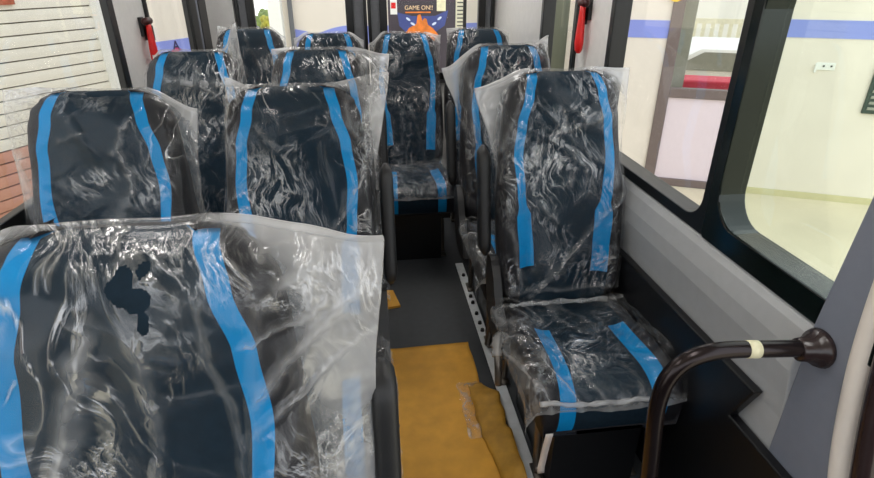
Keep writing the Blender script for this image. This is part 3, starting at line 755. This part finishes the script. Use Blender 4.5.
# emergency hammers
def hammer(x, y, z, sx, label):
    t = empty('emergency_hammer', (x, y, z)); tag(t, label, 'hammer', 'emergency hammers on the window pillars')
    bm = bmesh.new(); rings = []
    for zz, r in [(.085, .010), (.083, .017), (.06, .019), (.02, .022), (-.02, .026), (-.06, .028), (-.085, .024), (-.098, .014), (-.10, .004)]:
        rings.append([bm.verts.new((sx*.034+.6*r*math.cos(2*PI*k/16), r*math.sin(2*PI*k/16), zz)) for k in range(16)])
    for A, B in zip(rings, rings[1:]):
        for k in range(16): bm.faces.new((A[k], A[(k+1) % 16], B[(k+1) % 16], B[k]))
    bm.faces.new(rings[0]); bm.faces.new(rings[-1])
    obj('handle', bm, 'red_plastic', t, True)
    bm = bmesh.new(); tube(bm, [(sx*.034, -.045, .095), (sx*.034, -.036, .095), (sx*.034, .026, .095), (sx*.034, .034, .095)], .014, 12, [.006, .016, .016, .008])
    obj('hammer_head', bm, 'dark_red', t, True)
    bm = bmesh.new(); bx(bm, sx*-.002, sx*.014, -.018, .018, .03, .112); bx(bm, sx*.0, sx*.044, .022, .030, .01, .075)
    obj('holder', bm, 'black_plastic', t, bevel=.003)
hammer(-1.0, 2.80, 1.225, 1, 'red emergency hammer in a black holder on the left window pillar')
hammer(.92, 2.29, 1.315, -1, 'red emergency hammer in a black holder on the right window pillar')

# ------------------------------------------------------------------ outside
GZ = -.65
obj('ground', box(-40, 40, -15, 26, GZ-.1, GZ), 'ground', kind='structure')
# local frame of the workshop front on the right: origin P, s along the wall, n towards the bus
P = Vector((4.539, 4.889, 0)); D = Vector((-.906, .423, 0)).normalized(); NR_ = Vector((-D.y, D.x, 0)); NR_ = NR_ if NR_.dot(-P) > 0 else -NR_
def frame_matrix(o, d, n):
    return Matrix(((d.x, n.x, 0, o.x), (d.y, n.y, 0, o.y), (0, 0, 1, 0), (0, 0, 0, 1)))
WR = frame_matrix(P, D, NR_)
def put(o, mtx): o.matrix_world = mtx; return o
bm = bmesh.new()
bx(bm, -4, .80, -.15, 0, GZ, 3.2); bx(bm, 1.60, 2.5, -.15, 0, GZ, 3.2); bx(bm, .80, 1.60, -.15, 0, 1.75, 3.2)
put(obj('wall_workshop_right', bm, 'wall_cream', kind='structure'), WR)
bm = bmesh.new(); bx(bm, -4, .80, 0, .006, .955, 1.115); bx(bm, 1.60, 2.5, 0, .006, .91, 1.08)
put(obj('trim_9', bm, 'stripe_blue', kind='structure'), WR)
bm = bmesh.new(); bx(bm, -4, .80, 0, .012, GZ, GZ+.07)
put(obj('trim_10', bm, 'baseboard', kind='structure'), WR)
# workshop door
t = empty('workshop_door', (0, 0, 0)); tag(t, 'brown framed workshop door with clear glass above a pale pink panel, right side', 'door')
t.matrix_world = WR @ Matrix.Translation((1.2, 0, GZ))
bm = bmesh.new()
for a in ((-.40, -.30, -.05, .03, 0, 2.40), (.285, .40, -.05, .03, 0, 2.40), (-.30, .285, -.05, .03, 0, .085), (-.30, .285, -.05, .03, .975, 1.075), (-.30, .285, -.05, .03, 2.3, 2.4)): bx(bm, *a)
obj('door_frame', bm, 'door_frame', t, bevel=.006)
obj('lower_panel', box(-.30, .285, -.02, .005, .085, .975), 'door_panel', t)
obj('glass_pane', box(-.30, .285, -.012, -.006, 1.075, 2.3), 'glass', t)
bm = bmesh.new(); bmesh.ops.create_cone(bm, cap_ends=True, segments=24, radius1=.07, radius2=.07, depth=.01, matrix=Matrix.Translation((.385, .036, 1.975)) @ Matrix.Rotation(PI/2, 4, 'X'))
put(tag(obj('round_sticker', bm, 'yellow'), 'yellow round sticker on the brown door frame outside', 'sticker'), WR @ Matrix.Translation((1.2, 0, GZ)))
# outdoor reflection in the door glass, built as solid things behind it
B = WR
bm = bmesh.new(); bx(bm, 1.33, 1.50, -.42, -.34, GZ, 1.6)
put(tag(obj('grey_post', bm, 'grey_strip', bevel=.01), 'grey upright post built for the reflection in the workshop door glass', 'post'), B)
t = empty('red_bench', (0, 0, 0)); tag(t, 'low red bench with a dark end, built for the reflection in the workshop door glass', 'bench'); t.matrix_world = B @ Matrix.Translation((.95, -.75, GZ))
obj('bench_seat', box(-.45, .45, -.2, .2, .95, 1.07), 'red_fabric', t, bevel=.02)
obj('bench_base', box(-.42, .50, -.16, .16, 0, .95), 'door_frame', t)
t = empty('white_building', (0, 0, 0)); tag(t, 'white building with green-grey louvred front, built for the reflection in the workshop door', 'building'); t.matrix_world = B @ Matrix.Translation((.2, -6.0, GZ))
obj('wall', box(-3, 3, -.5, 0, 0, 3.6), 'white_paint', t)
lv = obj('louvre_panel', box(-2.6, 2.6, 0, .04, 2.02, 3.2), 'grey_strip', t)
for k in range(26):
    obj('louvre_slat', box(-2.6+.2*k, -2.5+.2*k, .04, .12, 2.02, 3.2), 'white_paint', lv)
t = empty('railing', (0, 0, 0)); tag(t, 'pale yellow picket railing in front of the white building, built for the door glass reflection', 'fence'); t.matrix_world = B @ Matrix.Translation((.4, -4.6, GZ))
bm = bmesh.new(); bx(bm, -2.5, 2.5, 0, .05, 1.38, 1.46); bx(bm, -2.5, 2.5, 0, .05, .98, 1.08)
obj('rail', bm, 'cream_metal', t)
for k in range(36): obj('picket', box(-2.5+.14*k, -2.44+.14*k, .01, .04, 1.05, 1.40), 'cream_metal', t)
t = empty('parked_car', (0, 0, 0)); tag(t, 'white parked car beyond the red bench, built for the door glass reflection', 'car'); t.matrix_world = B @ Matrix.Translation((.5, -2.9, GZ))
bm = bmesh.new(); prism(bm, [(-2, .35), (2, .35), (2.05, .7), (1.6, .9), (1.0, .95), (.5, 1.25), (-1.1, 1.25), (-1.6, .95), (-2.05, .85)], 'Y', -.8, .8)
obj('body', bm, 'white_paint', t, bevel=.06)
bm = bmesh.new(); prism(bm, [(.85, .96), (.45, 1.2), (-1.0, 1.2), (-1.4, .96)], 'Y', .795, .815)
obj('side_window', bm, 'grey_strip', t)
for x in (-1.25, 1.3):
    bm = bmesh.new(); bmesh.ops.create_cone(bm, cap_ends=True, segments=24, radius1=.32, radius2=.32, depth=.2, matrix=Matrix.Translation((x, .72, .32)) @ Matrix.Rotation(PI/2, 4, 'X'))
    obj('wheel', bm, 'gasket', t)
# dark louvre and white bracket on the right wall
t = empty('wall_vent', (0, 0, 0)); tag(t, 'dark green slatted vent on the cream wall at the right picture edge', 'vent'); t.matrix_world = B @ Matrix.Translation((-.62, 0, .28))
obj('vent_frame', box(-.34, .34, 0, .03, 0, .48), 'dark_green', t, bevel=.006)
for k in range(8): obj('vent_slat', box(-.31, .31, .03, .045, .04+.054*k, .065+.054*k), 'grey_strip', t)
t = empty('wall_bracket', (0, 0, 0)); tag(t, 'small white bracket with two dark holes on the cream wall outside right', 'bracket'); t.matrix_world = B @ Matrix.Translation((.13, 0, .70))
bm = bmesh.new(); bx(bm, -.08, .085, 0, .010, -.035, .035); bx(bm, .075, .095, 0, .03, -.06, .02)
obj('plate', bm, 'white_paint', t, bevel=.006)
for x in (-.045, .02): obj('screw_hole', box(x-.008, x+.008, .010, .014, -.004, .012), 'hole_dark', t)

# left: roller shutter, wall with stripe
P2 = Vector((-2.386, 4.089, 0)); D2 = Vector((.461, .887, 0)).normalized(); N2 = Vector((D2.y, -D2.x, 0))
WL = frame_matrix(P2, D2, N2)
bm = bmesh.new(); bx(bm, .90, 2.62, -.15, 0, GZ, 3.2); bx(bm, -5.0, .90, -.15, 0, 2.6, 3.2); bx(bm, -6.0, -4.4, -.15, 0, GZ, 2.6)
put(obj('wall_workshop_left', bm, 'wall_cream', kind='structure'), WL)
put(obj('trim_11', box(.92, 2.62, 0, .006, .84, .975), 'stripe_blue', kind='structure'), WL)
t = empty('roller_shutter', (0, 0, 0)); tag(t, 'cream slatted roller shutter with a red-brown lower part beyond the left window', 'shutter'); t.matrix_world = WL @ Matrix.Translation((0, 0, 0))
def slats(z0, z1):
    bm = bmesh.new(); z = z0
    while z < z1-1e-4:
        prof = [(-.06, z+.003), (-.038, z+.005), (-.036, z+.04), (-.038, z+.075), (-.06, z+.077)]
        bmm = [(y, zz) for y, zz in prof]
        prism(bm, bmm, 'X', -4.4, .80)
        z += .08
    return bm
obj('upper_slats', slats(.41, 2.57), 'shutter_cream', t)
obj('lower_slats', slats(GZ+.02, .40), 'shutter_red', t)
obj('slat_gaps', box(-4.4, .80, -.062, -.052, GZ, 2.6), 'shutter_gap', t)
obj('guide_rail', box(.80, .90, -.14, .03, GZ, 2.6), 'white_paint', t, bevel=.006)
t = empty('red_sign', (0, 0, 0)); t.matrix_world = WL @ Matrix.Translation((0, -.016, 1.325)); tag(t, 'red-brown sign plate on the cream roller shutter, top left corner', 'sign')
obj('plate', box(-1.2, .225, -.016, 0, 0, .35), 'sign_red', t)
# painted mark over the stripe
t = empty('wall_decal', (0, 0, 0)); t.matrix_world = WL @ Matrix.Translation((1.42, .008, .87)); tag(t, 'magenta and dark painted mark across the blue stripe on the left outside wall', 'decal')
bm = bmesh.new(); prism(bm, [(-.06, -.13), (.02, -.13), (.07, -.02), (.16, .02), (.10, .04), (.0, .0), (-.05, -.06)], 'Y', 0, .004)
obj('swoosh', bm, 'magenta', t)
def text(body, size, m, parent, loc, rot, name='lettering', ext=.002):
    cu = bpy.data.curves.new(name, 'FONT'); cu.body = body; cu.size = size; cu.extrude = ext; cu.align_x = 'CENTER'; cu.align_y = 'CENTER'
    tmp = bpy.data.objects.new('tmp', cu); C.objects.link(tmp)
    me = bpy.data.meshes.new_from_object(tmp.evaluated_get(bpy.context.evaluated_depsgraph_get())); bpy.data.objects.remove(tmp)
    me.materials.clear(); me.materials.append(M[m]); o = link(name, me, parent, loc); o.rotation_euler = rot; return o
o = text('A', .12, 'navy', t, (.10, .003, .05), (PI/2, 0, PI))

# rear of the yard: white wall facing the bus, louvre strip, poster stand
bm = bmesh.new(); bx(bm, -1.13, 2.4, 8.0, 8.15, GZ, 3.2)
obj('wall_yard_rear', bm, 'wall_cream', kind='structure')
bm = bmesh.new()
prism(bm, [(-.90, .60), (-.70, .60), (-.74, .80), (-.90, .83)], 'Y', 7.992, 8.0)
pp = [(-.62, .62)]+[(-.62+.62*k/10, .70+.17*math.sin(PI*(.12+.5*k/10))) for k in range(11)]+[(2.4, .90), (2.4, .66)]
prism(bm, pp, 'Y', 7.992, 8.0)
obj('trim_12', bm, 'stripe_blue', kind='structure')
put(tag(obj('white_column', box(-.08, .08, -.10, .10, 0, 3.8), 'white_paint', bevel=.008), 'slim white column at the left end of the rear yard wall', 'column'), Matrix.Translation((-1.10, 7.8, GZ)))
put(tag(obj('downpipe', box(-.028, .028, -.03, .03, 0, 3.8), 'roof_grey', bevel=.01), 'thin dark pipe on the cream wall right of the white column', 'pipe'), Matrix.Translation((-.93, 7.95, GZ)))
# poster
t = empty('poster', (.66, 6.5, 0)); tag(t, 'dark poster with orange artwork and pale lettering outside the rear door', 'poster')
obj('board', box(-.37, .38, 0, .03, .45, 2.05), 'poster_dark', t)
bm = bmesh.new(); prism(bm, [(-.27, 1.12), (-.10, 1.08), (.15, 1.08), (.30, 1.14), (.26, .98), (.14, .90), (-.16, .90), (-.25, .98)], 'Y', -.002, 0)
obj('blue_backdrop', bm, 'poster_blue', t)
bm = bmesh.new(); prism(bm, [(-.20, .88), (-.14, .96), (-.06, 1.00), (-.045, 1.09), (-.015, 1.10), (.01, 1.03), (.03, 1.06), (.055, 1.05), (.07, .99), (.13, .95), (.19, .88), (.12, .80), (-.14, .80)], 'Y', -.005, -.001)
obj('orange_figure', bm, 'poster_orange', t)
bm = bmesh.new()
for cx, cz, an in ((-.15, 1.05, -.6), (-.10, 1.0, -.5), (.20, 1.055, .6), (.14, 1.0, .5)):
    pts = [(cx+.028*math.cos(q)*math.cos(an)-.012*math.sin(q)*math.sin(an), cz+.028*math.cos(q)*math.sin(an)+.012*math.sin(q)*math.cos(an)) for q in [2*PI*i/12 for i in range(12)]]
    prism(bm, pts, 'Y', -.006, -.002)
obj('light_spots', bm, 'poster_glow', t)
obj('orange_line', box(-.18, .10, -.005, 0, 1.112, 1.126), 'poster_orange', t)
text('GAME ON!!', .062, 'poster_text', t, (-.03, -.004, 1.165), (PI/2, 0, 0))
obj('white_label', box(-.345, -.27, -.004, 0, 1.10, 1.30), 'white_paint', t)
obj('red_square', box(-.335, -.285, -.008, -.004, 1.16, 1.22), 'red_plastic', t)
obj('pale_label', box(.17, .27, -.004, 0, 1.13, 1.30), 'cream_tape', t)
obj('stand_leg', box(-.30, -.26, 0, .03, GZ, .45), 'black_metal', t); obj('stand_leg', box(.26, .30, 0, .03, GZ, .45), 'black_metal', t)
t = empty('slatted_rack', (1.09, 6.5, 0)); tag(t, 'narrow cream slatted rack standing right of the poster', 'rack')
obj('panel', box(-.045, .035, 0, .05, GZ, 2.0), 'cream_metal', t)
bm = bmesh.new()
for k in range(60): bx(bm, -.03, .035, -.006, 0, GZ+.1+.04*k, GZ+.112+.04*k)
obj('slat_lines', bm, 'hole_dark', t)
obj('post', box(.04, .075, 0, .05, GZ, 2.0), 'black_metal', t)
# panel and board added in place of the reflection in the rear right window
t = tag(obj('reflection_panel', box(-.9, .7, 0, .05, GZ, 2.6), 'grey_green'), 'grey-green panel standing in for the reflection in the rear right side window', 'panel')
t.location = (2.55, 7.0, 0)
t = tag(obj('cream_board', box(-.12, .12, 0, .03, GZ, 1.25), 'wall_cream'), 'cream board standing in for the pale part of the rear right window reflection', 'board'); t.location = (2.62, 6.85, 0)

# landscape in the gap
def tree(x, y, hgt, r, m, label, seed):
    t = empty('tree', (x, y, GZ)); tag(t, label, 'tree', 'trees beyond the yard')
    bm = bmesh.new(); tube(bm, [(0, 0, 0), (.02, 0, hgt*.4), (0, .02, hgt*.8)], .1, 8, [.06, .045, .02]); obj('trunk', bm, 'bark', t, True)
    bm = bmesh.new()
    for k in range(9):
        rn = random.Random(seed*31+k); c = Vector((rn.uniform(-.6, .6)*r, rn.uniform(-.5, .5)*r, hgt*.62+rn.uniform(-.45, .45)*r))
        b2 = bmesh.new(); bmesh.ops.create_icosphere(b2, subdivisions=3, radius=r*rn.uniform(.4, .6))
        vs = {}
        for v in b2.verts: vs[v.index] = bm.verts.new(v.co*(1+.35*noise.noise(v.co*5+Vector((k, seed, 0))))+c)
        b2.verts.ensure_lookup_table()
        for f in b2.faces: bm.faces.new([vs[v.index] for v in f.verts])
        b2.free()
    obj('crown', bm, m, t)
tree(-3.95, 25.0, .62, .42, 'leaf_green', 'rounded olive tree behind the gap left of the white column', 1)
tree(-3.62, 23.6, .55, .34, 'leaf', 'golden yellow bushy tree beside the white column', 2)
t = empty('far_house', (-4.02, 23.0, GZ)); tag(t, 'small white house under the olive tree in the gap', 'building')
obj('wall', box(-.22, .08, -.12, .12, 0, .26), 'far_wall', t)
bm = bmesh.new(); prism(bm, [(-.25, .26), (.11, .26), (-.07, .36)], 'Y', -.14, .14); obj('roof', bm, 'roof_grey', t)
obj('window', box(-.14, -.04, -.13, -.12, .08, .18), 'roof_grey', t)

# ------------------------------------------------------------------ light
w = bpy.data.worlds.new('sky'); SC.world = w; w.use_nodes = True
nt = w.node_tree; bg = nt.nodes['Background']
tc = nt.nodes.new('ShaderNodeTexCoord'); sp = nt.nodes.new('ShaderNodeSeparateXYZ'); nt.links.new(tc.outputs['Generated'], sp.inputs[0])
cr = nt.nodes.new('ShaderNodeValToRGB'); nt.links.new(sp.outputs['Z'], cr.inputs['Fac'])
cr.color_ramp.elements[0].color = (.93, .95, .98, 1); cr.color_ramp.elements[1].color = (.80, .88, 1.0, 1)
nt.links.new(cr.outputs['Color'], bg.inputs['Color']); bg.inputs['Strength'].default_value = 1.5

# ------------------------------------------------------------------ camera
cam = bpy.data.cameras.new('camera'); co = bpy.data.objects.new('camera', cam); C.objects.link(co)
cam.sensor_fit = 'HORIZONTAL'; cam.sensor_width = 36; cam.lens = 36*545/874
cam.clip_start = .02; cam.clip_end = 200
pitch, yaw = math.radians(26.1), math.radians(7.3)
co.location = (0, 0, 1.52); co.rotation_euler = (PI/2-pitch, 0, -yaw)
SC.camera = co

vs = SC.view_settings
vs.view_transform = 'Standard'; vs.look = 'None'; vs.gamma = 1; vs.use_curve_mapping = False; vs.exposure = .5
SC.cycles.transparent_max_bounces = 24
SC.cycles.max_bounces = 10
SC.cycles.use_denoising = True
